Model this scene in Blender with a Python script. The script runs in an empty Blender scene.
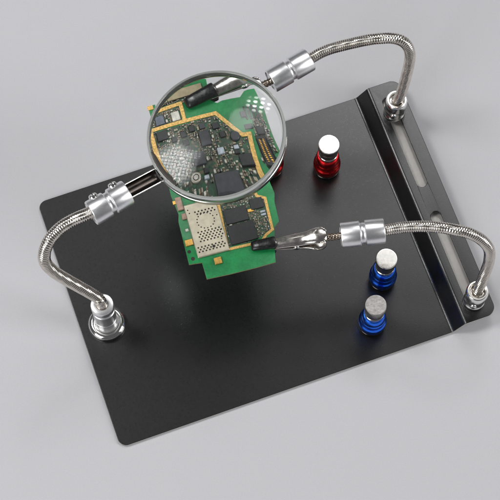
import bpy, bmesh, math, random
from mathutils import Vector, Matrix

# All shapes are written in millimetres; build() turns them into metres.
MM = 0.001
S = bpy.context.scene
COL = S.collection
rng = random.Random(7)

# ------------------------------------------------------------------ materials
def new_mat(name):
    m = bpy.data.materials.new(name)
    m.use_nodes = True
    nt = m.node_tree
    return m, nt, nt.nodes['Principled BSDF']

def set_in(b, **kw):
    for k, v in kw.items():
        key = k.replace('_', ' ')
        s = b.inputs[key]
        s.default_value = (*v, 1) if isinstance(v, tuple) and len(v) == 3 else v

def noise(nt, scale, detail=4, stretch=None):
    tc = nt.nodes.new('ShaderNodeTexCoord')
    n = nt.nodes.new('ShaderNodeTexNoise')
    n.inputs['Scale'].default_value = scale
    n.inputs['Detail'].default_value = detail
    if stretch:
        mp = nt.nodes.new('ShaderNodeMapping')
        mp.inputs['Scale'].default_value = stretch
        nt.links.new(tc.outputs['Object'], mp.inputs['Vector'])
        nt.links.new(mp.outputs['Vector'], n.inputs['Vector'])
    else:
        nt.links.new(tc.outputs['Object'], n.inputs['Vector'])
    return n

def ramp(nt, src, p0, c0, p1, c1):
    r = nt.nodes.new('ShaderNodeValToRGB')
    e = r.color_ramp.elements
    e[0].position, e[1].position = p0, p1
    e[0].color = (*c0, 1) if len(c0) == 3 else c0
    e[1].color = (*c1, 1) if len(c1) == 3 else c1
    nt.links.new(src, r.inputs['Fac'])
    return r

def mat(name, col, rough, metal=0.0, var=0.12, scale=200, rvar=0.06, bump=0.0, bscale=900, bdist=0.0001, **kw):
    m, nt, b = new_mat(name)
    set_in(b, Roughness=rough, Metallic=metal, **kw)
    n = noise(nt, scale)
    lo = tuple(c * (1 - var) for c in col); hi = tuple(min(1, c * (1 + var)) for c in col)
    r = ramp(nt, n.outputs['Fac'], .3, lo, .7, hi)
    nt.links.new(r.outputs['Color'], b.inputs['Base Color'])
    n2 = noise(nt, scale * 2.7)
    a = max(.02, rough - rvar); z = min(1, rough + rvar)
    r2 = ramp(nt, n2.outputs['Fac'], .3, (a, a, a), .7, (z, z, z))
    nt.links.new(r2.outputs['Color'], b.inputs['Roughness'])
    if bump:
        n3 = noise(nt, bscale, 3)
        bp = nt.nodes.new('ShaderNodeBump')
        bp.inputs['Strength'].default_value = bump
        bp.inputs['Distance'].default_value = bdist
        nt.links.new(n3.outputs['Fac'], bp.inputs['Height'])
        nt.links.new(bp.outputs['Normal'], b.inputs['Normal'])
    return m

M = {}
M['table'] = mat('matt_grey_paper', (.50, .499, .518), .8, 0, .035, 1600, .05, .35, 2200, .0001)
M['black_steel'] = mat('black_powder_coat', (.0045, .0045, .005), .285, 0, .1, 300, .015, .4, 2600, .00007, Specular_IOR_Level=.65)
M['bare_edge'] = mat('bare_steel_edge', (.42, .405, .38), .5, .3, .04, 300)  # plate edge, and the added strip below the slots
M['chrome'] = mat('polished_chrome', (.78, .77, .75), .11, 1, .05, 150, .05)
M['dark_chrome'] = mat('dark_chrome', (.055, .047, .042), .24, 1, .15, 150, .04)
M['bracket'] = mat('blackened_bracket', (.028, .022, .018), .42, .3, .2, 300)
M['collar'] = mat('satin_chrome', (.88, .87, .85), .2, 1, .02, 250, .01)
M['aluminium'] = mat('satin_aluminium', (.86, .86, .87), .34, 1, .05, 1400, .05)
M['ring'] = mat('satin_ring', (.72, .74, .705), .22, 1, .01, 150, .004)
M['hose'] = mat('nickel_hose', (.66, .61, .555), .16, 1, .1, 300, .06)
M['bronze'] = mat('dark_bronze', (.26, .215, .175), .25, 1, .25, 400, .06)
M['jaw'] = mat('nickel_plated_steel', (.70, .66, .62), .17, 1, .08, 200, .06)
M['red'] = mat('red_anodised', (.92, .025, .03), .25, 1, .08, 200, .04)
M['blue'] = mat('blue_anodised', (.03, .18, .95), .25, 1, .08, 200, .04)
M['cap'] = mat('bright_magnet_face', (.90, .88, .84), .17, 1, .02, 250, .02)
M['cap_worn'] = mat('worn_magnet_face', (.40, .385, .37), .36, 1, .25, 900, .1, .3, 1500, .00005)
M['black_foot'] = mat('black_foot', (.02, .02, .02), .25, .4, .1, 200)
M['rubber'] = mat('black_sleeve', (.008, .008, .009), .28, 0, .2, 400, .08, .25, 500, .0002)
M['chip'] = mat('chip_epoxy', (.022, .022, .024), .42, 0, .25, 900, .08)
M['chip_grey'] = mat('chip_grey_epoxy', (.045, .047, .055), .38, 0, .25, 900, .08)
M['chip_blue'] = mat('blue_grey_glass', (.10, .12, .16), .3, 0, .35, 500, .08)
M['silver_part'] = mat('tinned_part', (.42, .46, .52), .35, .4, .25, 900, .08)
M['white_part'] = mat('white_ceramic', (.62, .60, .54), .5, 0, .25, 900, .08)
M['tan_part'] = mat('tan_cover', (.36, .30, .19), .42, .3, .2, 400, .08)
M['pink_part'] = mat('pinkish_part', (.33, .22, .17), .5, .1, .25, 700, .08)
M['copper_part'] = mat('gold_contact', (.80, .46, .12), .33, .7, .15, 500, .08)
M['gold'] = mat('gold_plating', (.66, .41, .13), .42, .45, .38, 1500, .1, .5, 1800, .00015)
M['shield'] = mat('shield_can_metal', (.55, .50, .385), .42, .55, .12, 350, .08)
M['dark_hole'] = mat('dark_hole', (.03, .027, .02), .8, 0, .2, 500)
M['cap_body'] = mat('capacitor_brown', (.16, .105, .06), .5, 0, .5, 260, .08)
M['res_body'] = mat('resistor_black', (.03, .03, .033), .45, 0, .4, 260, .08)
M['solder'] = mat('solder_end', (.46, .43, .37), .38, .7, .25, 900, .08)

def pcb_mat():
    m, nt, b = new_mat('green_solder_mask')
    set_in(b, Roughness=.34, Coat_Weight=.25, Coat_Roughness=.15)
    tc = nt.nodes.new('ShaderNodeTexCoord')
    mp = nt.nodes.new('ShaderNodeMapping'); mp.inputs['Scale'].default_value = (900, 900, 900)
    nt.links.new(tc.outputs['Object'], mp.inputs['Vector'])
    vor = nt.nodes.new('ShaderNodeTexVoronoi'); vor.distance = 'MANHATTAN'
    vor.inputs['Scale'].default_value = 1.0
    nt.links.new(mp.outputs['Vector'], vor.inputs['Vector'])
    r1 = ramp(nt, vor.outputs['Distance'], .5, (.006, .20, .055), .9, (.010, .225, .066))
    n = noise(nt, 130)
    r2 = ramp(nt, n.outputs['Fac'], .35, (.8, .8, .8), .65, (1.15, 1.15, 1.1))
    mx = nt.nodes.new('ShaderNodeMix'); mx.data_type = 'RGBA'; mx.blend_type = 'MULTIPLY'
    mx.inputs[0].default_value = 1
    nt.links.new(r1.outputs['Color'], mx.inputs[6]); nt.links.new(r2.outputs['Color'], mx.inputs[7])
    dots = nt.nodes.new('ShaderNodeTexVoronoi'); dots.inputs['Scale'].default_value = 620      # plated vias
    nt.links.new(tc.outputs['Object'], dots.inputs['Vector'])
    dr = ramp(nt, dots.outputs['Distance'], .10, (1, 1, 1), .13, (0, 0, 0))
    m2 = nt.nodes.new('ShaderNodeMix'); m2.data_type = 'RGBA'; m2.inputs[7].default_value = (.03, .235, .085, 1)
    wv = nt.nodes.new('ShaderNodeTexVoronoi'); wv.feature = 'DISTANCE_TO_EDGE'; wv.inputs['Scale'].default_value = 260  # buried tracks
    nt.links.new(tc.outputs['Object'], wv.inputs['Vector'])
    wr = ramp(nt, wv.outputs['Distance'], .03, (.94, .96, .95), .06, (1, 1, 1))
    m3 = nt.nodes.new('ShaderNodeMix'); m3.data_type = 'RGBA'; m3.blend_type = 'MULTIPLY'; m3.inputs[0].default_value = 1
    nt.links.new(mx.outputs[2], m3.inputs[6]); nt.links.new(wr.outputs['Color'], m3.inputs[7])
    nt.links.new(dr.outputs['Color'], m2.inputs[0]); nt.links.new(m3.outputs[2], m2.inputs[6])
    nt.links.new(m2.outputs[2], b.inputs['Base Color'])
    return m
M['pcb'] = pcb_mat()
M['pcb_edge'] = mat('board_edge', (.20, .20, .09), .6, 0, .2, 300)

def dense_mat():
    # the copper-and-solder tracery between the parts inside the gold frame
    m, nt, b = new_mat('dense_tracks')
    set_in(b, Roughness=.45, Metallic=.15)
    tc = nt.nodes.new('ShaderNodeTexCoord')
    v = nt.nodes.new('ShaderNodeTexVoronoi'); v.distance = 'CHEBYCHEV'
    v.inputs['Scale'].default_value = 1300
    nt.links.new(tc.outputs['Object'], v.inputs['Vector'])
    bw = nt.nodes.new('ShaderNodeRGBToBW'); nt.links.new(v.outputs['Color'], bw.inputs['Color'])
    r = nt.nodes.new('ShaderNodeValToRGB'); nt.links.new(bw.outputs['Val'], r.inputs['Fac'])
    cr = r.color_ramp; cr.interpolation = 'CONSTANT'
    cr.elements[0].position = 0; cr.elements[0].color = (.035, .07, .045, 1)
    cr.elements[1].position = .42; cr.elements[1].color = (.08, .085, .06, 1)
    for p, c in ((.55, (.03, .11, .055, 1)), (.68, (.17, .14, .09, 1)), (.78, (.05, .055, .05, 1))):
        e = cr.elements.new(p); e.color = c
    nt.links.new(r.outputs['Color'], b.inputs['Base Color'])
    return m
M['dense'] = dense_mat()

def glass():
    m, nt, b = new_mat('clear_lens_glass')
    nt.nodes.remove(b)                                     # coated glass: refracts like crown glass, reflects a little less
    rf = nt.nodes.new('ShaderNodeBsdfRefraction'); rf.inputs['IOR'].default_value = 1.5; rf.inputs['Roughness'].default_value = 0
    rf.inputs['Color'].default_value = (.985, .995, .988, 1)
    gl = nt.nodes.new('ShaderNodeBsdfGlossy'); gl.inputs['Roughness'].default_value = .004
    fr = nt.nodes.new('ShaderNodeFresnel'); fr.inputs['IOR'].default_value = 1.36
    mx = nt.nodes.new('ShaderNodeMixShader')
    nt.links.new(fr.outputs[0], mx.inputs[0]); nt.links.new(rf.outputs[0], mx.inputs[1]); nt.links.new(gl.outputs[0], mx.inputs[2])
    nt.links.new(mx.outputs[0], nt.nodes['Material Output'].inputs['Surface'])
    return m
M['glass'] = glass()

# ------------------------------------------------------------------ mesh helpers
def V(*a): return Vector(a)

def quad(bm, a, b, c, d, mi=0):
    try:
        f = bm.faces.new((a, b, c, d)); f.material_index = mi
    except ValueError:
        pass

def frame(d, up=(0, 0, 1)):
    x = Vector(d).normalized(); y = Vector(up).cross(x)
    if y.length < 1e-5: y = Vector((0, 1, 0)).cross(x)
    y.normalize(); z = x.cross(y)
    return x, y, z

def lathe(bm, prof, o=(0, 0, 0), axis=(0, 0, 1), n=48, mi=0, a0=0.0, a1=None, mis=None):
    """revolve (radius, height) points round the axis through o"""
    x, y, z = frame(axis, (0, 1, 0) if abs(Vector(axis).normalized().y) < .9 else (1, 0, 0))
    o = Vector(o); rings = []
    full = a1 is None
    cnt = n if full else n + 1
    for r, h in prof:
        if r < 1e-6:
            rings.append([bm.verts.new(o + x * h)]); continue
        ring = []
        for k in range(cnt):
            t = a0 + (2 * math.pi * k / n if full else (a1 - a0) * k / n)
            ring.append(bm.verts.new(o + x * h + y * (r * math.cos(t)) + z * (r * math.sin(t))))
        rings.append(ring)
    for i in range(len(rings) - 1):
        A, B = rings[i], rings[i + 1]
        m_ = mis[i] if mis else mi
        for k in range(n):
            k2 = (k + 1) % n if full else k + 1
            if len(A) == 1 and len(B) == 1: continue
            if len(A) == 1: f = bm.faces.new((A[0], B[k], B[k2])); f.material_index = m_
            elif len(B) == 1: f = bm.faces.new((A[k], B[0], A[k2])); f.material_index = m_
            else: quad(bm, A[k], B[k], B[k2], A[k2], m_)
    return rings

def box(bm, c, size, bev=0.0, ang=0.0, mi=0, tilt=None):
    """box with chamfered top and vertical edges; c is the centre of its base"""
    sx, sy, sz = size[0] / 2, size[1] / 2, size[2]
    b = min(bev, sx * .6, sy * .6, sz * .6)
    def ring(ax, ay, h, cut):
        pts = [(-ax + cut, -ay), (ax - cut, -ay), (ax, -ay + cut), (ax, ay - cut), (ax - cut, ay), (-ax + cut, ay), (-ax, ay - cut), (-ax, -ay + cut)] if cut else [(-ax, -ay), (ax, -ay), (ax, ay), (-ax, ay)]
        ca, sa = math.cos(ang), math.sin(ang)
        return [bm.verts.new((c[0] + p * ca - q * sa, c[1] + p * sa + q * ca, c[2] + h)) for p, q in pts]
    hs = [ring(sx, sy, 0, b), ring(sx, sy, sz - b, b)]
    if b: hs.append(ring(sx - b, sy - b, sz, b * .4))
    for A, B in zip(hs, hs[1:]):
        for k in range(len(A)):
            quad(bm, A[k], A[(k + 1) % len(A)], B[(k + 1) % len(A)], B[k], mi)
    f = bm.faces.new(hs[-1]); f.material_index = mi
    f = bm.faces.new(list(reversed(hs[0]))); f.material_index = mi

def prism(bm, pts, z0, z1, mi=0, side=None):
    a = [bm.verts.new((p[0], p[1], z0)) for p in pts]
    b = [bm.verts.new((p[0], p[1], z1)) for p in pts]
    n = len(pts)
    area = sum(pts[i][0] * pts[(i + 1) % n][1] - pts[(i + 1) % n][0] * pts[i][1] for i in range(n))
    top = bm.faces.new(b if area > 0 else list(reversed(b))); top.material_index = mi
    bot = bm.faces.new(list(reversed(a)) if area > 0 else a); bot.material_index = mi
    for i in range(n):
        quad(bm, a[i], a[(i + 1) % n], b[(i + 1) % n], b[i], mi if side is None else side)

def strip(bm, pts, w, z0, z1, mi=0):
    """flat band of width w along a polyline, mitred at its corners"""
    L, R_ = [], []
    for i, p in enumerate(pts):
        p = Vector(p).to_2d()
        d0 = (p - Vector(pts[i - 1]).to_2d()).normalized() if i else None
        d1 = (Vector(pts[i + 1]).to_2d() - p).normalized() if i < len(pts) - 1 else None
        d = ((d0 or d1) + (d1 or d0)).normalized()
        nrm = Vector((-d.y, d.x))
        ref = d0 or d1
        k = 1 / max(.5, nrm.dot(Vector((-ref.y, ref.x))))
        L.append(p + nrm * w / 2 * k); R_.append(p - nrm * w / 2 * k)
    prism(bm, L + list(reversed(R_)), z0, z1, mi)

def catmull(pts, step):
    P = [Vector(p) for p in pts]
    P = [P[0] * 2 - P[1]] + P + [P[-1] * 2 - P[-2]]
    dense = []
    for i in range(1, len(P) - 2):
        p0, p1, p2, p3 = P[i - 1:i + 3]
        for k in range(60):
            t = k / 60
            dense.append(.5 * ((2 * p1) + (p2 - p0) * t + (2 * p0 - 5 * p1 + 4 * p2 - p3) * t * t + (3 * p1 - p0 - 3 * p2 + p3) * t ** 3))
    dense.append(P[-2])
    for _ in range(25):                                    # relax the kinks between the given points
        q = dense[:]
        for i in range(1, len(q) - 1): dense[i] = (q[i - 1] + q[i] * 2 + q[i + 1]) / 4
    out = [dense[0].copy()]; acc = 0
    for a, b in zip(dense, dense[1:]):
        l = (b - a).length
        if l < 1e-9: continue
        pos = step - acc
        while pos <= l:
            out.append(a.lerp(b, pos / l)); pos += step
        acc = l - (pos - step)
    return out

def tube(bm, path, rad, n=16, mi=0, cap=True):
    """rad: a number or a function (distance, angle, fraction) -> radius"""
    N = len(path); prev = None; rings = []; s = 0
    for i, p in enumerate(path):
        t = (path[min(i + 1, N - 1)] - path[max(i - 1, 0)]).normalized()
        if prev is None:
            u = t.orthogonal().normalized()
        else:
            u = (prev - t * prev.dot(t)).normalized()
        prev = u; v = t.cross(u)
        if i: s += (p - path[i - 1]).length
        ring = []
        for k in range(n):
            a = 2 * math.pi * k / n
            r = rad(s, a, i / (N - 1)) if callable(rad) else rad
            ring.append(bm.verts.new(p + u * (r * math.cos(a)) + v * (r * math.sin(a))))
        rings.append(ring)
    for A, B in zip(rings, rings[1:]):
        for k in range(n): quad(bm, A[k], A[(k + 1) % n], B[(k + 1) % n], B[k], mi)
    if cap:
        bm.faces.new(list(reversed(rings[0]))); bm.faces.new(rings[-1])

def loft(bm, sections, closed=True, cap=True, mi=0):
    rings = [[bm.verts.new(p) for p in s] for s in sections]
    n = len(rings[0])
    for A, B in zip(rings, rings[1:]):
        for k in range(n if closed else n - 1):
            quad(bm, A[k], A[(k + 1) % n], B[(k + 1) % n], B[k], mi)
    if cap and closed:
        bm.faces.new(list(reversed(rings[0]))); bm.faces.new(rings[-1])

def build(name, bm, mats, parent=None, origin=None, angle=35, recalc=True):
    """link a bmesh drawn in millimetres as ONE object; origin is where its thing stands"""
    if recalc: bmesh.ops.recalc_face_normals(bm, faces=bm.faces)
    off = Vector(origin) if origin is not None else Vector((0, 0, 0))
    for v in bm.verts: v.co = (v.co - off) * MM
    me = bpy.data.meshes.new(name); bm.to_mesh(me); bm.free()
    for m in (mats if isinstance(mats, (list, tuple)) else [mats]): me.materials.append(m)
    me.shade_smooth(); me.set_sharp_from_angle(angle=math.radians(angle))
    o = bpy.data.objects.new(name, me); COL.objects.link(o)
    if parent: o.parent = parent
    return o

def describe(o, label, category, group=None):
    o['label'] = label; o['category'] = category
    if group: o['group'] = group
    return o

def thing(name, loc, label, category, group=None, rotz=0.0):
    o = bpy.data.objects.new(name, None); COL.objects.link(o)
    o.location = Vector(loc) * MM; o.rotation_euler = (0, 0, rotz)
    o.empty_display_size = .01
    return describe(o, label, category, group)

def BM(): return bmesh.new()

# ------------------------------------------------------------------ the surface
bm = BM()
vs = [bm.verts.new(p) for p in ((-2500, -2500, 0), (2500, -2500, 0), (2500, 2500, 0), (-2500, 2500, 0))]
bm.faces.new(vs)
o = build('table_surface', bm, M['table']); o['kind'] = 'structure'

# ------------------------------------------------------------------ black base plate with a raised, slotted rail
PLATE = (-65.00, -105.95, 0.0)
PYAW = 0.3439
TH = 1.4
def plate_to_world(x, y, z):
    c, s = math.cos(PYAW), math.sin(PYAW)
    return Vector((PLATE[0] + c * x - s * y, PLATE[1] + s * x + c * y, z))

def arc(cx, cy, r, a0, a1, n=10):
    return [(cx + r * math.cos(math.radians(a0 + (a1 - a0) * k / n)), cy + r * math.sin(math.radians(a0 + (a1 - a0) * k / n))) for k in range(n + 1)]

bm = BM()
ZF, ZR = 1.6, 9.2
H = 140.0
X0, X1, X2 = 178.6, 187.0, 203.4
flat = arc(4.5, H - 4.5, 4.5, 90, 180) + arc(4.5, 4.5, 4.5, 180, 270) + [(X0, 0), (X0, H)]
bm.faces.new([bm.verts.new((x, y, ZF)) for x, y in flat])
# raised rail with its two slots
out = [(X1, 0)] + arc(X2 - 5.5, 5.5, 5.5, -90, 0) + arc(X2 - 5.5, H - 5.5, 5.5, 0, 90) + [(X1, H)]
def loop(pts):
    vs = [bm.verts.new((x, y, ZR)) for x, y in pts]
    return [bm.edges.new((vs[i], vs[(i + 1) % len(vs)])) for i in range(len(vs))]
edges = loop(out)
SX, SW = 193.4, 2.9
for ya, yb in ((5.0, 62.4), (77.3, 131.5)):
    edges += loop(arc(SX, yb - SW, SW, 0, 180, 12) + arc(SX, ya + SW, SW, 180, 360, 12))
bmesh.ops.triangle_fill(bm, edges=edges, use_beauty=True, use_dissolve=False)
# the S-shaped bend between them
prof = []
dx, dz = X1 - X0, ZR - ZF
rb = 2.6
th = math.radians(62)
for k in range(9):
    a = th * k / 8; prof.append((X0 + rb * math.sin(a), ZF + rb * (1 - math.cos(a))))
tail = []
for k in range(9):
    a = th * (1 - k / 8); tail.append((X1 - rb * math.sin(a), ZR - rb * (1 - math.cos(a))))
prof += tail
rows = [[bm.verts.new((x, y, z)) for y in (0, H)] for x, z in prof]
for a, b in zip(rows, rows[1:]): quad(bm, a[0], b[0], b[1], a[1])
bmesh.ops.remove_doubles(bm, verts=bm.verts, dist=.01)
for f in bm.faces:
    if f.normal.z < 0: f.normal_flip()
bm.normal_update()
plate = build('base_plate', bm, [M['black_steel'], M['bare_edge']], recalc=False, angle=30)
for p in plate.data.polygons:
    if p.normal.z < 0: print('flipped plate face')
plate.location = Vector(PLATE) * MM; plate.rotation_euler = (0, 0, PYAW)
so = plate.modifiers.new('sheet', 'SOLIDIFY'); so.thickness = TH * MM; so.offset = -1
so.use_even_offset = True
deps = bpy.context.evaluated_depsgraph_get()
thick = bpy.data.meshes.new_from_object(plate.evaluated_get(deps))
plate.modifiers.clear(); plate.data = thick
for p in thick.polygons:                                    # the sheared outer edge is bare metal
    if abs(p.normal.z) < .2:
        x_, y_ = p.center.x / MM, p.center.y / MM
        if y_ < .4 or y_ > H - .4 or x_ < 4.6 or x_ > X2 - .2 or (x_ > X2 - 5.6 and not 5.4 < y_ < H - 5.4): p.material_index = 1
bv = plate.modifiers.new('edge', 'BEVEL'); bv.width = .00035; bv.segments = 2; bv.limit_method = 'ANGLE'; bv.angle_limit = math.radians(50)
wn = plate.modifiers.new('normals', 'WEIGHTED_NORMAL'); wn.keep_sharp = False; wn.weight = 100
describe(plate, 'matt black steel base plate with a raised slotted rail along its right side', 'base plate')

bm = BM()
prism(bm, [(188.6, 3), (198.2, 3), (198.2, H - 6), (188.6, H - 6)], 4.9, 6.0)
build('added_slot_backing', bm, M['bare_edge'], plate, angle=30)  # added pale strip, stands in for the lit table below the slots

# ------------------------------------------------------------------ flexible arms
def hose(path_pts, r=2.75):
    path = catmull(path_pts, .145)
    bm = BM()
    def rad(s, a, f):
        w = 2 * math.pi * s / 1.15
        return r + .10 * math.cos(w + a) + .035 * math.cos(11 * a - .15 * w)
    tube(bm, path, rad, 44)
    return bm

def coupler_bm(a, b, r=6.25):
    """turned aluminium sleeve with a groove round its middle and chamfered ends"""
    a, b = Vector(a), Vector(b); L = (b - a).length
    m = L / 2
    bm = BM()
    lathe(bm, [(0, .5), (2.4, .5), (r - 1.2, .5), (r - .9, 0), (r - .7, 0), (r - .25, .15), (r, .6), (r, m - 1.5), (r - .3, m - 1.15), (r - .8, m - .95), (r - 1.0, m - .6), (r - 1.0, m + .6), (r - .8, m + .95), (r - .3, m + 1.15), (r, m + 1.5),
               (r, L - .6), (r - .25, L - .15), (r - .7, L), (r - .9, L), (r - 1.2, L - .5), (2.4, L - .5), (0, L - .5)], a, b - a, 64)
    return bm

def screw_bm(p, d, r=1.8, h=1.5):
    """pan-head screw with a cross recess"""
    p = Vector(p); x, y, z = frame(d)
    bm = BM()
    lathe(bm, [(r * .55, -.8), (r * .55, 0), (r, 0), (r, h * .45), (r * .85, h * .8), (r * .5, h), (0, h)], p, d, 24)
    for u, v in ((y, z), (z, y)):
        s = [p + x * (h + .02) + u * (sa * r * .55) + v * (sb * r * .13) for sa, sb in ((-1, -1), (1, -1), (1, 1), (-1, 1))]
        f = bm.faces.new([bm.verts.new(q) for q in s]); f.material_index = 1
    return bm

def clip_parts(root, origin, tip, rear, coupler_end, twist_out=-1):
    """alligator clip: two channel jaws with black sleeves on the tips, rivet, spring and shank"""
    tip, rear = Vector(tip), Vector(rear)
    x, y, z = frame(rear - tip)
    L = (rear - tip).length
    def W(a, b, c): return tip + x * a + y * b + z * c
    for sgn in (1, -1):
        st = [(7.0, 2.0, 1.3), (12.0, 2.3, 1.9), (17, 2.7, 2.7), (20, 2.9, 3.1), (23.5, 3.0, 3.4), (27, 3.2, 4.2), (29.5, 3.7, 5.1), (31.5, 4.0, 5.6), (34.2, 3.7, 5.7), (35.6, 2.7, 5.7), (36.1, 1.2, 5.7)]
        depth = [1.0, 1.5, 2.1, 2.6, 2.8, 2.0, 1.1, .6, .35, .2, .1]
        sec = []
        for (a, w, c), dpt in zip(st, depth):
            row = [W(a, -w, sgn * (c - dpt))]
            for k in range(9):
                t = math.pi * (1 - k / 8)
                row.append(W(a, w * math.cos(t), sgn * (c - .9 + .9 * math.sin(t)) if c > 1.2 else sgn * c))
            row.append(W(a, w, sgn * (c - dpt)))
            sec.append(row)
        bm = BM(); loft(bm, sec, closed=False, cap=False)
        jaw = build('jaw', bm, M['jaw'], root, origin, 40)
        s_ = jaw.modifiers.new('sheet', 'SOLIDIFY'); s_.thickness = .0006; s_.offset = 0
        # sleeve
        sec = []
        for a, w, h in ((-1.0, 1.4, .8), (-.6, 2.1, 1.2), (.2, 2.45, 1.5), (3, 2.65, 1.7), (7, 2.8, 1.9), (10.2, 3.0, 2.15), (10.9, 2.9, 2.1), (11.2, 2.5, 1.75)):
            row = []
            for k in range(20):
                t = 2 * math.pi * k / 20
                ct, st_ = math.cos(t), math.sin(t)
                q = lambda v: math.copysign(abs(v) ** .7, v)
                row.append(W(a, w * q(ct), sgn * (.55 + h + (a > 0) * a * .04 + h * q(st_))))
            sec.append(row)
        bm = BM(); loft(bm, sec)
        build('tip_sleeve', bm, M['rubber'], jaw, origin, 50)
    bm = BM()
    lathe(bm, [(0, -3.9), (1.1, -3.9), (1.5, -3.6), (1.5, -3.1), (.9, -3.1), (.9, 3.1), (1.5, 3.1), (1.5, 3.6), (1.1, 3.9), (0, 3.9)], W(21, 0, 0), y, 20)
    build('rivet', bm, M['chrome'], root, origin)
    bm = BM()
    coil = [W(23.5 + 1.5 * math.cos(k * .45), -2.3 + 4.6 * k / 70, 1.5 * math.sin(k * .45)) for k in range(71)]
    tube(bm, coil, .3, 8)
    build('spring', bm, M['jaw'], root, origin)
    bm = BM()
    a = W(24.5, 0, 0); b = Vector(coupler_end)
    n = 60
    pth = [a.lerp(b, k / n) for k in range(n + 1)]
    tube(bm, pth, lambda s, t, f: (2.3 if f < .45 else 1.8) + .18 * math.cos(2 * math.pi * s / 1.6 + 2 * t), 20)
    build('shank', bm, M['bronze'], root, origin)

def clip_arm(base, hose_pts, ca, cb, tip, label):
    root = thing('clip_arm', base, label, 'clip arm', 'flexible arms with alligator clips')
    z = base[2]
    bm = BM()
    lathe(bm, [(2.2, -2.4), (2.2, .1), (5.0, .1), (5.5, .4), (5.65, 1.0), (5.65, 2.6), (5.4, 3.1), (5.2, 3.4), (5.2, 9.2), (5.4, 9.7), (5.65, 10.2), (5.7, 10.8), (5.7, 15.4), (5.5, 16.2), (5.0, 16.7), (4.2, 16.8), (3.6, 16.5), (3.4, 15.8), (3.4, 14.0), (0, 14.0)], base, (0, 0, 1), 56)
    c = build('collar', bm, M['collar'], root, base)
    d = Vector((-.25, -1, 0)).normalized()
    s = build('set_screw', screw_bm(Vector(base) + d * 5.1 + V(0, 0, 6.3), d + V(0, 0, .15), 1.7, .9), [M['chrome'], M['dark_hole']], c, base)
    build('hose', hose(hose_pts), M['hose'], root, base, 60)
    build('coupler', coupler_bm(ca, cb), M['aluminium'], root, base)
    ca, cb = Vector(ca), Vector(cb)
    e = ca.lerp(cb, .03)
    t = Vector(tip); dd = (ca - t).normalized()
    clip_parts(root, base, tip, ca, e)
    return root

ZB = 58.0                                     # the height of the circuit board
A = plate_to_world(194.3, 121.9, ZR)
clip_arm(A, [A + V(0, 0, 14.2), Vector((78.57, 74.85, 33.00)), Vector((79.95, 77.08, 50.00)), Vector((80.45, 80.00, 66.00)), Vector((77.40, 82.00, 76.00)), Vector((70.89, 82.88, 80.00)), Vector((60.55, 82.82, 79.00)), Vector((49.02, 83.55, 72.00)), Vector((38.26, 83.07, 66.00)), Vector((29.32, 80.21, 61.00)), Vector((25.28, 77.90, 60.00))],
         Vector((10.34, 69.19, 59.00)), Vector((30.10, 81.01, 60.50)), Vector((-26.53, 50.13, 58.20)),
         'back flexible steel arm clipping the far edge of the circuit board under the lens')
B = plate_to_world(194.3, 10.0, ZR)
clip_arm(B, [B + V(0, 0, 14.2), Vector((116.51, -26.65, 33.00)), Vector((117.89, -22.55, 47.00)), Vector((115.84, -19.88, 60.00)), Vector((108.16, -17.48, 70.00)), Vector((96.94, -15.83, 74.00)), Vector((85.80, -13.33, 71.00)), Vector((74.69, -11.83, 66.00)), Vector((64.87, -11.68, 61.00)), Vector((59.56, -12.10, 60.00))],
         Vector((44.21, -13.55, 59.00)), Vector((65.69, -11.31, 60.00)), Vector((1.46, -19.49, 58.20)),
         'front flexible steel arm whose clip holds the near right edge of the circuit board')

# ------------------------------------------------------------------ magnifier on its own magnetic column
base = Vector((-73.40, -41.11, ZF))
mag = thing('magnifier_arm', base, 'large round magnifying lens on a flexible steel arm with a magnetic column foot', 'magnifier')
bm = BM()
lathe(bm, [(0, 0), (8.6, 0), (9.3, .4), (9.6, 1.1), (9.6, 2.4), (9.1, 3.4), (8.0, 4.1), (7.2, 4.3), (6.6, 4.2), (6.2, 4.4), (6.1, 4.4), (0, 4.4)], base, (0, 0, 1), 64)
fl = build('magnetic_foot', bm, M['chrome'], mag, base)
bm = BM()
lathe(bm, [(5.2, 4.2), (5.4, 4.4), (5.7, 4.7), (5.7, 12.6), (5.4, 12.9), (5.4, 13.5), (5.7, 13.8), (5.7, 25.6), (5.3, 25.9), (5.1, 26.2), (5.1, 27.6), (5.6, 28.0), (5.85, 28.6), (5.85, 32.3), (5.5, 33.0), (4.6, 33.3), (3.2, 33.3), (3.0, 32.6), (0, 32.6)], base, (0, 0, 1), 64)
build('column', bm, M['aluminium'], mag, base)
top = base + V(0, 0, 31.5)
LZ = 95.0
hp = [top, top + V(-.6, .6, 5), Vector((-75.97, -39.00, 41.00)), Vector((-80.41, -37.87, 47.00)), Vector((-88.99, -35.90, 58.00)), Vector((-94.58, -35.07, 69.00)), Vector((-97.37, -33.24, 79.00)), Vector((-95.38, -28.68, 88.00)), Vector((-89.89, -23.27, 93.00)), Vector((-83.28, -19.27, 95.00)), Vector((-75.91, -15.77, 95.00)), Vector((-71.29, -13.26, 95.00))]
build('hose', hose(hp, 2.95), M['hose'], mag, base, 60)
ca, cb = Vector(Vector((-74.50, -15.92, 95.00))), Vector(Vector((-57.42, -4.94, 95.00)))
cp = build('coupler', coupler_bm(ca, cb, 6.3), M['aluminium'], mag, base)
x, y, z = frame(cb - ca)
L = (cb - ca).length
for f in (.24, .76):
    build('clamp_screw', screw_bm(ca + x * (L * f) + (y * .86 + z * .5) * 6.1, y * .86 + z * .5, 2.2, 1.9), [M['chrome'], M['dark_hole']], cp, base)
LC = Vector(Vector((-15.71, 23.20, 95.00)))
LR = 33.18
LA = Vector((-.105, 0, .9945)).normalized()         # the lens leans a little towards its handle
LQ = Vector((0, 0, 1)).rotation_difference(LA)
def lens_tilt(bm):
    for v in bm.verts: v.co = LC + LQ @ (v.co - LC)
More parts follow.
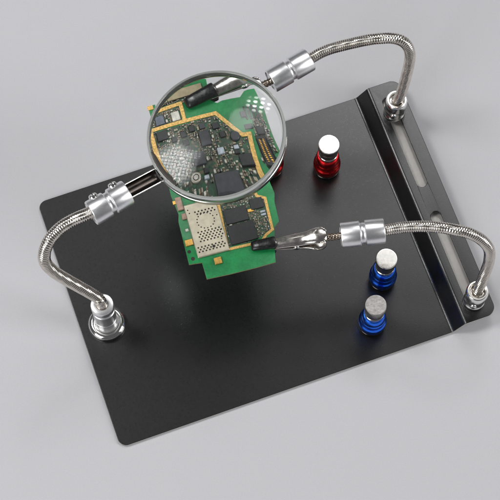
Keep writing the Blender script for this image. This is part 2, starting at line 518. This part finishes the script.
# channel-shaped handle from the coupler to the lens ring
hd = (LC - LQ @ Vector((LC - cb).to_3d().normalized() * LR) - cb); hl = hd.length - .2
x, y, z = frame(hd)
sec = []
for k in range(14):
    a = -1.5 + (hl + 1.5) * k / 13
    row = []
    for i in range(13):
        t = math.pi * (i / 12) + math.pi
        row.append(cb + x * a + y * (3.75 * math.cos(t)) + z * (3.0 * math.sin(t) + 1.0))
    sec.append(row)
bm = BM(); loft(bm, sec, closed=False, cap=False)
h = build('handle', bm, [M['dark_chrome'], M['chrome']], mag, base, 60)
s_ = h.modifiers.new('sheet', 'SOLIDIFY'); s_.thickness = .0008; s_.offset = 0; s_.material_offset_rim = 1
s_ = h.modifiers.new('rim', 'BEVEL'); s_.width = .0002; s_.segments = 2; s_.limit_method = 'ANGLE'; s_.angle_limit = math.radians(60)
# ring
bm = BM()
o_, i_ = LR + .1, LR - 1.4
prof = [(i_, -3.6), (i_ + .25, -4.0), (o_ - .3, -4.0), (o_, -3.6), (o_, -1.2), (o_ - .35, -.9), (o_ - .35, -.3), (o_, 0), (o_, 3.5), (o_ - .3, 4.0), (i_ + .3, 4.0), (i_, 3.5), (i_, -3.6)]
lathe(bm, prof, LC, (0, 0, 1), 128)
lens_tilt(bm)
ring = build('lens_ring', bm, M['ring'], mag, base, 40)
# tongue of the handle that clamps the ring from inside
bm = BM()
ang = math.atan2(cb.y - LC.y, cb.x - LC.x)
sec = []
for k in range(15):
    a = ang - .34 + .68 * k / 14
    e = abs(k - 7) / 7
    wd = 2.3 * math.sqrt(max(.12, 1 - e ** 4))
    c, s = math.cos(a), math.sin(a)
    ro, ri = LR - 1.0, LR - 1.0 - wd
    zz = [(ro, 2.2), (ro, 4.35), ((ro + ri) / 2, 4.5), (ri, 4.35), (ri, 2.2)]
    sec.append([LC + V(c * r, s * r, q) for r, q in zz])
loft(bm, sec)
lens_tilt(bm)
build('bracket', bm, M['bracket'], mag, base)
# lens
bm = BM()
R, ar, ed = 130.0, LR - 1.45, 1.3
sag = R - math.sqrt(R * R - ar * ar)
pf = []
n = 28
for k in range(n + 1):
    r = ar * k / n; pf.append((r, ed + sag - (R - math.sqrt(R * R - r * r))))
for k in range(n, -1, -1):
    r = ar * k / n; pf.append((r, -(ed + sag - (R - math.sqrt(R * R - r * r)))))
lathe(bm, pf, LC, (0, 0, 1), 128)
lens_tilt(bm)
build('lens', bm, M['glass'], mag, base, 40)

# ------------------------------------------------------------------ magnetic board posts
def post_proto(colour, capmat):
    root = thing('magnetic_post', (0, 0, 0), '', 'magnetic post')
    bm = BM(); lathe(bm, [(0, 0), (6.0, 0), (6.6, .4), (6.7, 1.0), (6.7, 2.2), (6.4, 2.5), (6.4, 2.9), (6.7, 3.2), (6.7, 3.8), (6.3, 4.2), (6.1, 4.3), (0, 4.3)], n=56)
    build('foot', bm, M['dark_chrome'], root)
    bm = BM(); lathe(bm, [(0, 4.2), (6.4, 4.2), (7.0, 4.6), (7.15, 5.2), (7.15, 8.6), (6.95, 9.4), (6.5, 9.9), (6.35, 10.3), (6.35, 11.2), (6.45, 11.5), (6.45, 13.6), (6.25, 14.0), (6.1, 14.3), (6.1, 14.9), (6.15, 15.3), (6.05, 17.0), (5.7, 18.4), (5.4, 19.0), (5.2, 19.2), (0, 19.2)], n=64)
    build('body', bm, M[colour], root)
    bm = BM(); lathe(bm, [(4.7, 19.0), (4.95, 19.2), (5.0, 19.5), (5.0, 22.0), (4.7, 22.3), (4.7, 22.9), (5.0, 23.2), (5.0, 27.0), (4.8, 27.2), (4.6, 27.3), (4.6, 28.0)], n=56)
    build('neck', bm, M['collar'], root)
    bm = BM(); lathe(bm, [(4.4, 27.8), (5.2, 27.85), (5.4, 28.1), (5.45, 28.4), (5.45, 32.4), (5.43, 32.65), (5.25, 32.87), (5.1, 32.9), (5.0, 32.9), (0, 32.9)], n=64)
    build('magnet', bm, capmat, root)
    return root

def copy_thing(root, loc, label, group):
    r = root.copy(); COL.objects.link(r); r.location = Vector(loc) * MM
    for ch in list(root.children):
        c = ch.copy(); COL.objects.link(c); c.parent = r
    r['label'] = label; r['group'] = group
    return r

G = 'magnetic posts standing on the black plate'
p0 = post_proto('red', M['cap']); p0.location = Vector((40.55, 45.22, ZF)) * MM
p0['label'] = 'red magnetic post with bright silver top standing clear on the black plate'; p0['group'] = G
copy_thing(p0, (10.62, 45.50, ZF), 'red magnetic post mostly hidden behind the rim of the magnifying lens', G)
p1 = post_proto('blue', M['cap']); p1.location = Vector((68.47, -16.96, ZF)) * MM
p1['label'] = 'blue magnetic post with a bright white top just below the aluminium coupler'; p1['group'] = G
p2 = copy_thing(p1, (62.50, -41.37, ZF), 'blue magnetic post with a dull worn grey top nearest the front edge', G)
worn = [c for c in p2.children if c.name.startswith('magnet')][0]
worn.data = worn.data.copy(); worn.data.materials[0] = M['cap_worn']
worn['label'] = 'dull worn grey magnet top'

# ------------------------------------------------------------------ circuit board (its own axes: u to the right, w up the board, z up)
BO = (-16.48, 39.73, 57.5)
BYAW = math.radians(15.5)
board = thing('circuit_board', BO, 'green phone circuit board with gold frames and black chips held level by two clips', 'circuit board', rotz=BYAW)
T = 1.0                                       # board thickness
OUTLINE = [(-29.23, 24.6), (-25.57, 24.72), (-26.03, 14.9), (-20.8, 13.33), (-14.94, 16.16), (-13.35, 17.9), (-0.33, 21.59), (1.93, 20.27), (1.18, 11.9), (3.28, 10.09), (5.24, 10.55), (8.48, 10.46), (11.6, 10.22), (13.48, 12.08), (14.89, 12.29), (16.85, 12.16), (17.88, 5.26), (17.15, -8.8), (18.1, -18.69), (18.65, -31.38), (19.3, -37.29), (18.0, -41.87), (17.41, -52.07), (14.43, -54.5), (11.46, -65.02), (10.06, -72.13), (0.07, -72.3), (-12.97, -72.14), (-24.48, -71.6), (-24.53, -62.8), (-30.88, -62.11), (-30.2, -39.41), (-29.13, -35.36), (-30.29, -25.19), (-29.35, 0.06)]
bm = BM(); prism(bm, OUTLINE, 0, T, 0, 1)
def drill(bm, x, y, r):
    vs = [bm.verts.new((x + r * math.cos(k * math.pi / 8), y + r * math.sin(k * math.pi / 8), T + .02)) for k in range(16)]
    bm.faces.new(vs).material_index = 2
for x, y, r in [(-29.11, -55.8, 0.9), (-28.26, -59.79, 1.0)]: drill(bm, x, y, r)
build('substrate', bm, [M['pcb'], M['pcb_edge'], M['dark_hole']], board, angle=30)
AREAS = [[(-21.54, 6.06), (-9.51, 5.66), (0.98, 5.76), (5.13, -0.09), (7.96, -3.94), (9.92, -4.13), (8.96, -13.98), (10.03, -34.72), (13.59, -38.45), (12.5, -55.05), (8.97, -56.78), (0.79, -58.83), (-10.71, -58.33), (-9.15, -37.62), (-8.92, -31.11), (-24.86, -27.79), (-26.16, -23.04), (-26.96, -0.61)], [(-20.34, 12.34), (-10.09, 13.31), (-10.28, 7.69), (-21.2, 7.49)], [(-20.7, 13.7), (-13.76, 16.38), (-1.21, 16.91), (-7.21, 12.8), (-8.99, 14.6), (-20.18, 14.32)], [(13.3, 1.79), (16.58, 2.95), (16.67, -9.09), (11.57, -12.07)]]
bm = BM()
for a in AREAS: prism(bm, a, T, T + .03)
build('track_layer', bm, M['dense'], board)
bm = BM()
BANDS = [(1.35, [(-22.38, 6.97), (-9.61, 6.69), (1.69, 6.44), (5.67, 0.53), (8.49, -3.35), (10.79, -3.43), (9.5, -13.95), (10.32, -36.45), (14.07, -38.59), (13.14, -55.5), (9.3, -57.41), (6.57, -59.89), (0.44, -60.08), (-10.59, -59.71), (-9.09, -39.28), (-8.68, -31.18), (-16.85, -28.36)]), (1.35, [(-20.7, 13.29), (-9.59, 13.76), (-9.74, 7.2)]), (1.5, [(-22.38, 6.97), (-22.29, 0.42), (-21.57, -5.48), (-19.7, -10.44)]), (2.2, [(-29.81, 23.33), (-26.92, 23.5)])]
for i, (w, pts) in enumerate(BANDS): strip(bm, pts, w, T, T + .34 + .013 * i)
build('shield_frame', bm, M['gold'], board, angle=30)
# packaged chips and other soldered parts: name, material, u, w, size u, size w, height
PARTS = [('chip', 'chip_blue', -18.37, 9.61, 3.13, 3.47, 0.7),
         ('oscillator', 'white_part', -12.49, 9.41, 2.87, 3.49, 0.7),
         ('chip', 'chip', -18.89, 3.73, 3.77, 3.32, 0.8),
         ('chip', 'chip', -11.47, 1.96, 2.14, 2.21, 0.6),
         ('chip', 'chip', -8.18, 3.11, 2.16, 2.24, 0.6),
         ('chip', 'chip_grey', -4.28, 2.9, 2.16, 1.86, 0.6),
         ('chip', 'chip_grey', -4.42, -1.6, 3.74, 5.32, 0.9),
         ('chip', 'chip', 0.39, 1.85, 2.5, 2.2, 0.6),
         ('chip', 'chip', 1.93, -1.76, 2.11, 2.11, 0.6),
         ('cover', 'tan_part', -7.07, 17.5, 13.36, 3.58, 1.0),
         ('chip', 'chip', 11.31, -1.0, 2.67, 1.71, 0.6),
         ('chip', 'chip', 14.53, -3.02, 2.22, 2.57, 0.7),
         ('coil', 'chip_grey', 10.79, 3.61, 1.7, 2.17, 0.8),
         ('chip', 'chip_grey', -8.25, -7.84, 3.99, 4.09, 0.9),
         ('crystal', 'silver_part', -0.26, -7.15, 2.43, 2.24, 0.7),
         ('crystal', 'silver_part', -7.3, -13.43, 1.66, 0.94, 0.6),
         ('chip', 'chip', -6.85, -11.82, 1.86, 1.34, 0.6),
         ('chip', 'chip_grey', -0.84, -15.51, 8.27, 3.71, 1.0),
         ('chip', 'chip', 7.1, -11.25, 4.21, 3.18, 0.9),
         ('inductor', 'silver_part', 5.23, -6.98, 1.7, 1.26, 0.7),
         ('chip', 'chip', 5.03, -8.55, 1.69, 1.2, 0.7),
         ('chip', 'chip', -11.35, -1.22, 2.12, 2.13, 0.6),
         ('chip', 'chip', -15.17, 1.11, 1.75, 1.81, 0.6),
         ('chip', 'chip', -10.61, -3.97, 1.76, 2.05, 0.6),
         ('socket', 'chip_grey', 12.91, -12.32, 1.69, 0.77, 0.7),
         ('chip', 'chip', -2.14, -43.66, 11.33, 7.58, 1.0),
         ('chip', 'chip', -1.5, -53.34, 13.26, 9.86, 1.05),
         ('chip', 'chip', 9.11, -40.39, 6.43, 5.51, 0.9),
         ('crystal', 'silver_part', 11.06, -45.14, 2.47, 1.05, 0.6),
         ('crystal', 'silver_part', 11.01, -46.76, 2.47, 1.05, 0.6),
         ('contact', 'copper_part', -28.04, -51.37, 3.91, 3.11, 0.9),
         ('contact', 'copper_part', -16.83, -64.14, 3.66, 3.34, 1.0),
         ('contact', 'copper_part', -29.51, -29.24, 1.97, 1.85, 0.6),
         ('switch', 'pink_part', -27.49, -30.62, 2.96, 6.85, 1.4),
         ('inductor', 'pink_part', -26.93, -37.6, 2.21, 3.14, 1.0),
         ('contact', 'copper_part', 5.42, -43.03, 2.96, 1.57, 0.5),
         ('inductor', 'white_part', -27.32, -44.82, 1.47, 1.35, 0.7)]
for nm, mt, u, w, su, sw, hh in PARTS:
    bm = BM()
    box(bm, (u, w, T), (su, sw, hh), .12)
    build(nm, bm, [M[mt], M['solder']], board, angle=30)
# perforated shield can
cu, cw = -17.81, -46.21
bm = BM()
CW, CL = 16.0, 27.5
box(bm, (cu, cw - .1, T), (CW, CL + .6, 1.3), .3)
ht = T + 1.32
def hole(x, y, r=.46):
    vs = [bm.verts.new((cu + x + r * math.cos(k * math.pi / 5), cw - y + r * math.sin(k * math.pi / 5), ht)) for k in range(10)]
    bm.faces.new(vs).material_index = 1
for r_ in range(2):
    for k in range(6): hole(-3.4 + k * 1.75 + (.87 if r_ else 0), -9.1 + r_ * 1.3)
for k in range(16):
    a = 2 * math.pi * k / 16; hole(.6 + 4.3 * math.cos(a), -3.6 + 4.0 * math.sin(a), .36)
for r_ in range(5):
    for k in range(7): hole(-4.6 + k * 1.75 + (.87 if r_ % 2 else 0), 1.6 + r_ * 1.2)
for r_ in range(3):
    for k in range(8):
        if r_ == 1 and k in (4,): continue
        hole(-6.6 + k * 1.75 + (.87 if r_ % 2 else 0), 9.3 + r_ * 1.15)
hole(1.0, 10.4, .8)
for x, y in ((-6.6, -11), (-6.2, -9.2), (6.6, -5), (6.4, 3), (5.6, 7.6)): hole(x, y, .36)
build('shield_can', bm, [M['shield'], M['dark_hole']], board, angle=30)
# threaded boss
bu, bw = -10.79, -12.56
bm = BM()
rings = lathe(bm, [(0, .42), (.72, .42), (.8, .36), (.82, .06), (1.02, .06), (1.05, .36), (1.15, .44), (1.62, .44), (1.75, .34), (1.8, 0)], (0, 0, 0), n=36, mis=[0, 0, 1, 1, 1, 0, 2, 2, 2])
for v in bm.verts: v.co = (bu + v.co.x, bw + v.co.y * .74, T + v.co.z)
build('threaded_boss', bm, [M['white_part'], M['dark_hole'], M['solder']], board)
# round button cell-like part
du, dw = 5.92, -3.28
bm = BM(); lathe(bm, [(0, .9), (1.4, .9), (1.65, .7), (1.7, 0)], (du, dw, T), n=28)
build('round_coil', bm, M['chip_grey'], board)
# board-to-board connector with gold pins
nu, nw = 13.81, -8.89
bm = BM()
box(bm, (nu, nw, T), (3.3, 8.0, .5), .3)
for sx_ in (-1, 1):
    box(bm, (nu + sx_ * 1.05, nw, T + .48), (.5, 7.0, .45), .1)
    for k in range(14): box(bm, (nu + sx_ * .55, nw - 3.0 + k * .46, T + .48), (.5, .24, .3), 0, 0, 1)
for sy_ in (-1, 1): box(bm, (nu, nw + sy_ * 3.5, T + .48), (2.9, .9, .5), .15)
build('connector', bm, [M['chip'], M['copper_part']], board, angle=30)
# striped connector near the far corner
eu, ew = 13.61, 3.95
bm = BM()
for k in range(4): box(bm, (eu - 1.9 + k * 1.25, ew, T), (.6, 5.0, .6), .1, 0, k % 2)
build('slot_connector', bm, [M['chip'], M['chip_grey']], board, angle=30)

# capacitors and resistors: one mesh per kind, copied; the smallest rest together
def inside(p, poly):
    r = False; j = len(poly) - 1
    for i in range(len(poly)):
        a, b = poly[i], poly[j]
        if (a[1] > p[1]) != (b[1] > p[1]) and p[0] < (b[0] - a[0]) * (p[1] - a[1]) / (b[1] - a[1]) + a[0]: r = not r
        j = i
    return r
def seg_dist(p, a, b):
    p, a, b = Vector(p), Vector(a), Vector(b); d = b - a
    t = max(0, min(1, (p - a).dot(d) / max(d.length_squared, 1e-9)))
    return (p - a - d * t).length
blocked = [(u, w, su / 2, sw / 2) for _, _, u, w, su, sw, _ in PARTS]
blocked += [(cu, cw + .6, CW / 2, CL / 2), (bu, bw, 2.2, 2.2), (du, dw, 1.7, 1.7), (nu, nw, 1.7, 4.0), (eu, ew, 2.5, 2.6)]
PATCH = [[(-10.49, -0.75), (-7.06, -1.76), (-7.64, -5.17), (-11.12, -4.52)], [(-0.23, -3.55), (3.86, -3.08), (3.6, -6.16), (-0.59, -5.93)], [(-6.76, -8.42), (-2.56, -8.79), (-2.92, -12.01), (-6.94, -11.41)]]
cand = []
for ar_ in AREAS:
    us = [p[0] for p in ar_]; ws = [p[1] for p in ar_]
    for _ in range(9000):
        u = rng.uniform(min(us), max(us)); w = rng.uniform(min(ws), max(ws))
        if not inside((u, w), ar_): continue
        turn = rng.random() < .5
        big = rng.random() < .25
        l, d = (1.25, .72) if big else (.85, .46)
        hu, hw = (l / 2, d / 2) if not turn else (d / 2, l / 2)
        if any(abs(u - b[0]) < b[2] + hu + .08 and abs(w - b[1]) < b[3] + hw + .08 for b in blocked): continue
        if any(inside((u, w), q) for q in PATCH): continue
        if rng.random() < .12: blocked.append((u, w, hu, hw)); continue
        if any(seg_dist((u, w), pts[i], pts[i + 1]) < wd / 2 + .55 for wd, pts in BANDS for i in range(len(pts) - 1)): continue
        blocked.append((u, w, hu, hw)); cand.append((u, w, turn, big, rng.choice(('cap_body', 'cap_body', 'res_body', 'white_part', 'tan_part'))))
cand.sort(key=lambda c: (not c[3], math.hypot(c[0], c[1])))
def small_part(bm, u, w, turn, big, bi, ei, z0):
    l, d, hh = (1.25, .72, .6) if big else (.85, .46, .42)
    a = math.pi / 2 if turn else 0
    e = l * .24
    box(bm, (u, w, z0), (l - 2 * e, d * .94, hh * .96), .05, a, bi)
    for s in (-1, 1):
        k = s * (l - e) / 2
        box(bm, (u + k * math.cos(a), w + k * math.sin(a), z0), (e, d, hh), .05, a, ei)
meshes = {}
for i, (u, w, turn, big, mt) in enumerate(cand[:100]):
    key = (big, mt)
    if key not in meshes:
        bm = BM(); small_part(bm, 0, 0, False, big, 0, 1, 0)
        proto = build('capacitor', bm, [M[mt], M['solder']], board, angle=30); meshes[key] = proto
        c = proto
    else:
        c = meshes[key].copy(); COL.objects.link(c); c.parent = board
    c.location = V(u, w, T + .03) * MM; c.rotation_euler = (0, 0, math.pi / 2 if turn else 0)
kinds = ['cap_body', 'res_body', 'white_part', 'tan_part']
bm = BM()
for u, w, turn, big, mt in cand[100:]: small_part(bm, u, w, turn, big, kinds.index(mt), 4, T + .03)
o = build('tiny_components', bm, [M[k] for k in kinds] + [M['solder']], board, angle=30); o['kind'] = 'stuff'

# ------------------------------------------------------------------ light
def area(name, target, direction, dist, sx, sy, power, pattern=None, col=(1, 1, 1), fill=.5):
    l = bpy.data.lights.new(name, 'AREA'); l.shape = 'RECTANGLE'; l.size = sx; l.size_y = sy
    l.energy = power; l.color = col
    o = bpy.data.objects.new(name, l); COL.objects.link(o)
    d = Vector(direction).normalized()
    o.location = Vector(target) * MM + d * dist
    o.rotation_euler = d.to_track_quat('Z', 'Y').to_euler()
    if pattern == 'soft':                                  # diffuser that fades towards its edges
        l.use_nodes = True; nt = l.node_tree
        em = nt.nodes['Emission']
        g = nt.nodes.new('ShaderNodeNewGeometry')
        sp = nt.nodes.new('ShaderNodeSeparateXYZ'); nt.links.new(g.outputs['Parametric'], sp.inputs[0])
        fs = []
        for k in (0, 1):
            a = nt.nodes.new('ShaderNodeMath'); a.operation = 'PINGPONG'; a.inputs[1].default_value = .5
            nt.links.new(sp.outputs[k], a.inputs[0])
            mr = nt.nodes.new('ShaderNodeMapRange'); mr.interpolation_type = 'SMOOTHSTEP'
            mr.inputs['From Max'].default_value = .42
            nt.links.new(a.outputs[0], mr.inputs['Value']); fs.append(mr)
        mu = nt.nodes.new('ShaderNodeMath'); mu.operation = 'MULTIPLY'
        nt.links.new(fs[0].outputs[0], mu.inputs[0]); nt.links.new(fs[1].outputs[0], mu.inputs[1])
        sc = nt.nodes.new('ShaderNodeMath'); sc.operation = 'MULTIPLY'; sc.inputs[1].default_value = 3
        nt.links.new(mu.outputs[0], sc.inputs[0]); nt.links.new(sc.outputs[0], em.inputs['Strength'])
    elif pattern:
        l.use_nodes = True; nt = l.node_tree
        em = nt.nodes['Emission']
        g = nt.nodes.new('ShaderNodeNewGeometry')
        sc = nt.nodes.new('ShaderNodeVectorMath'); sc.operation = 'SCALE'; sc.inputs['Scale'].default_value = pattern
        fr = nt.nodes.new('ShaderNodeVectorMath'); fr.operation = 'FRACTION'
        nt.links.new(g.outputs['Parametric'], sc.inputs[0]); nt.links.new(sc.outputs[0], fr.inputs[0])
        sub = nt.nodes.new('ShaderNodeVectorMath'); sub.operation = 'SUBTRACT'; sub.inputs[1].default_value = (.5, .5, 0)
        nt.links.new(fr.outputs[0], sub.inputs[0])
        sp = nt.nodes.new('ShaderNodeSeparateXYZ'); nt.links.new(sub.outputs[0], sp.inputs[0])
        ab = []
        for k in (0, 1):
            a = nt.nodes.new('ShaderNodeMath'); a.operation = 'ABSOLUTE'; nt.links.new(sp.outputs[k], a.inputs[0]); ab.append(a)
        if pattern < 8:                                    # round lamps
            mx = nt.nodes.new('ShaderNodeVectorMath'); mx.operation = 'LENGTH'
            nt.links.new(sub.outputs[0], mx.inputs[0]); mo = mx.outputs['Value']
        else:
            mx = nt.nodes.new('ShaderNodeMath'); mx.operation = 'MAXIMUM'
            nt.links.new(ab[0].outputs[0], mx.inputs[0]); nt.links.new(ab[1].outputs[0], mx.inputs[1]); mo = mx.outputs[0]
        lt = nt.nodes.new('ShaderNodeMapRange'); lt.interpolation_type = 'SMOOTHSTEP'
        for k_, v_ in (('From Min', fill / 2 - .07), ('From Max', fill / 2 + .07), ('To Min', 1), ('To Max', .22 if pattern > 8 else .05)): lt.inputs[k_].default_value = v_
        nt.links.new(mo, lt.inputs['Value'])
        v1 = nt.nodes.new('ShaderNodeVectorMath'); v1.operation = 'DISTANCE'; v1.inputs[1].default_value = (.5, .5, 0)
        nt.links.new(g.outputs['Parametric'], v1.inputs[0])
        ed_ = nt.nodes.new('ShaderNodeMapRange'); ed_.interpolation_type = 'SMOOTHSTEP'
        for k_, v_ in (('From Min', .22), ('From Max', .58), ('To Min', 1), ('To Max', 0)): ed_.inputs[k_].default_value = v_
        nt.links.new(v1.outputs['Value'], ed_.inputs['Value'])
        mu = nt.nodes.new('ShaderNodeMath'); mu.operation = 'MULTIPLY'
        nt.links.new(lt.outputs[0], mu.inputs[0]); nt.links.new(ed_.outputs[0], mu.inputs[1])
        nt.links.new(mu.outputs[0], em.inputs['Strength'])
    return o
CTR = (10, 10, 30)
area('softbox_back', CTR, (.20, .50, .845), 1.3, 1.05, .70, 3.5, 'soft')
area('softbox_key', (-16, 24, 95), (-.534, .156, .83), 1.3, .48, .52, 20, 14, (1, 1, 1), .82)
area('led_panel', (-16, 24, 95), (.105, .61, .783), 1.5, .30, .25, 10.0, 4, (1, 1, 1), .6)
area('softbox_front', CTR, (-.60, -.64, .48), 1.4, .7, .9, 9)
area('softbox_right', CTR, (.85, -.20, .48), 1.4, .5, .9, 9)

w = bpy.data.worlds.new('World'); S.world = w; w.use_nodes = True
bg = w.node_tree.nodes['Background']
bg.inputs['Color'].default_value = (.97, .98, 1.0, 1); bg.inputs['Strength'].default_value = .10

# ------------------------------------------------------------------ camera
cam = bpy.data.cameras.new('camera'); co = bpy.data.objects.new('camera', cam); COL.objects.link(co)
TILT = 0.3430; DIST = 909.35
co.location = (0, -DIST * math.sin(TILT) * MM, DIST * math.cos(TILT) * MM)
co.rotation_euler = (TILT, 0, 0)
cam.sensor_width = 36; cam.lens = 36 * 1738.5 / 500
cam.clip_start = .01; cam.clip_end = 50
S.camera = co

S.render.engine = 'CYCLES'
cy = S.cycles
cy.max_bounces = 16; cy.transmission_bounces = 12; cy.glossy_bounces = 6; cy.diffuse_bounces = 4
cy.caustics_refractive = True; cy.caustics_reflective = False; cy.blur_glossy = 6
cy.sample_clamp_indirect = 8; cy.use_denoising = True
S.view_settings.view_transform = 'Standard'; S.view_settings.look = 'None'
S.view_settings.exposure = 0.06; S.view_settings.gamma = 1
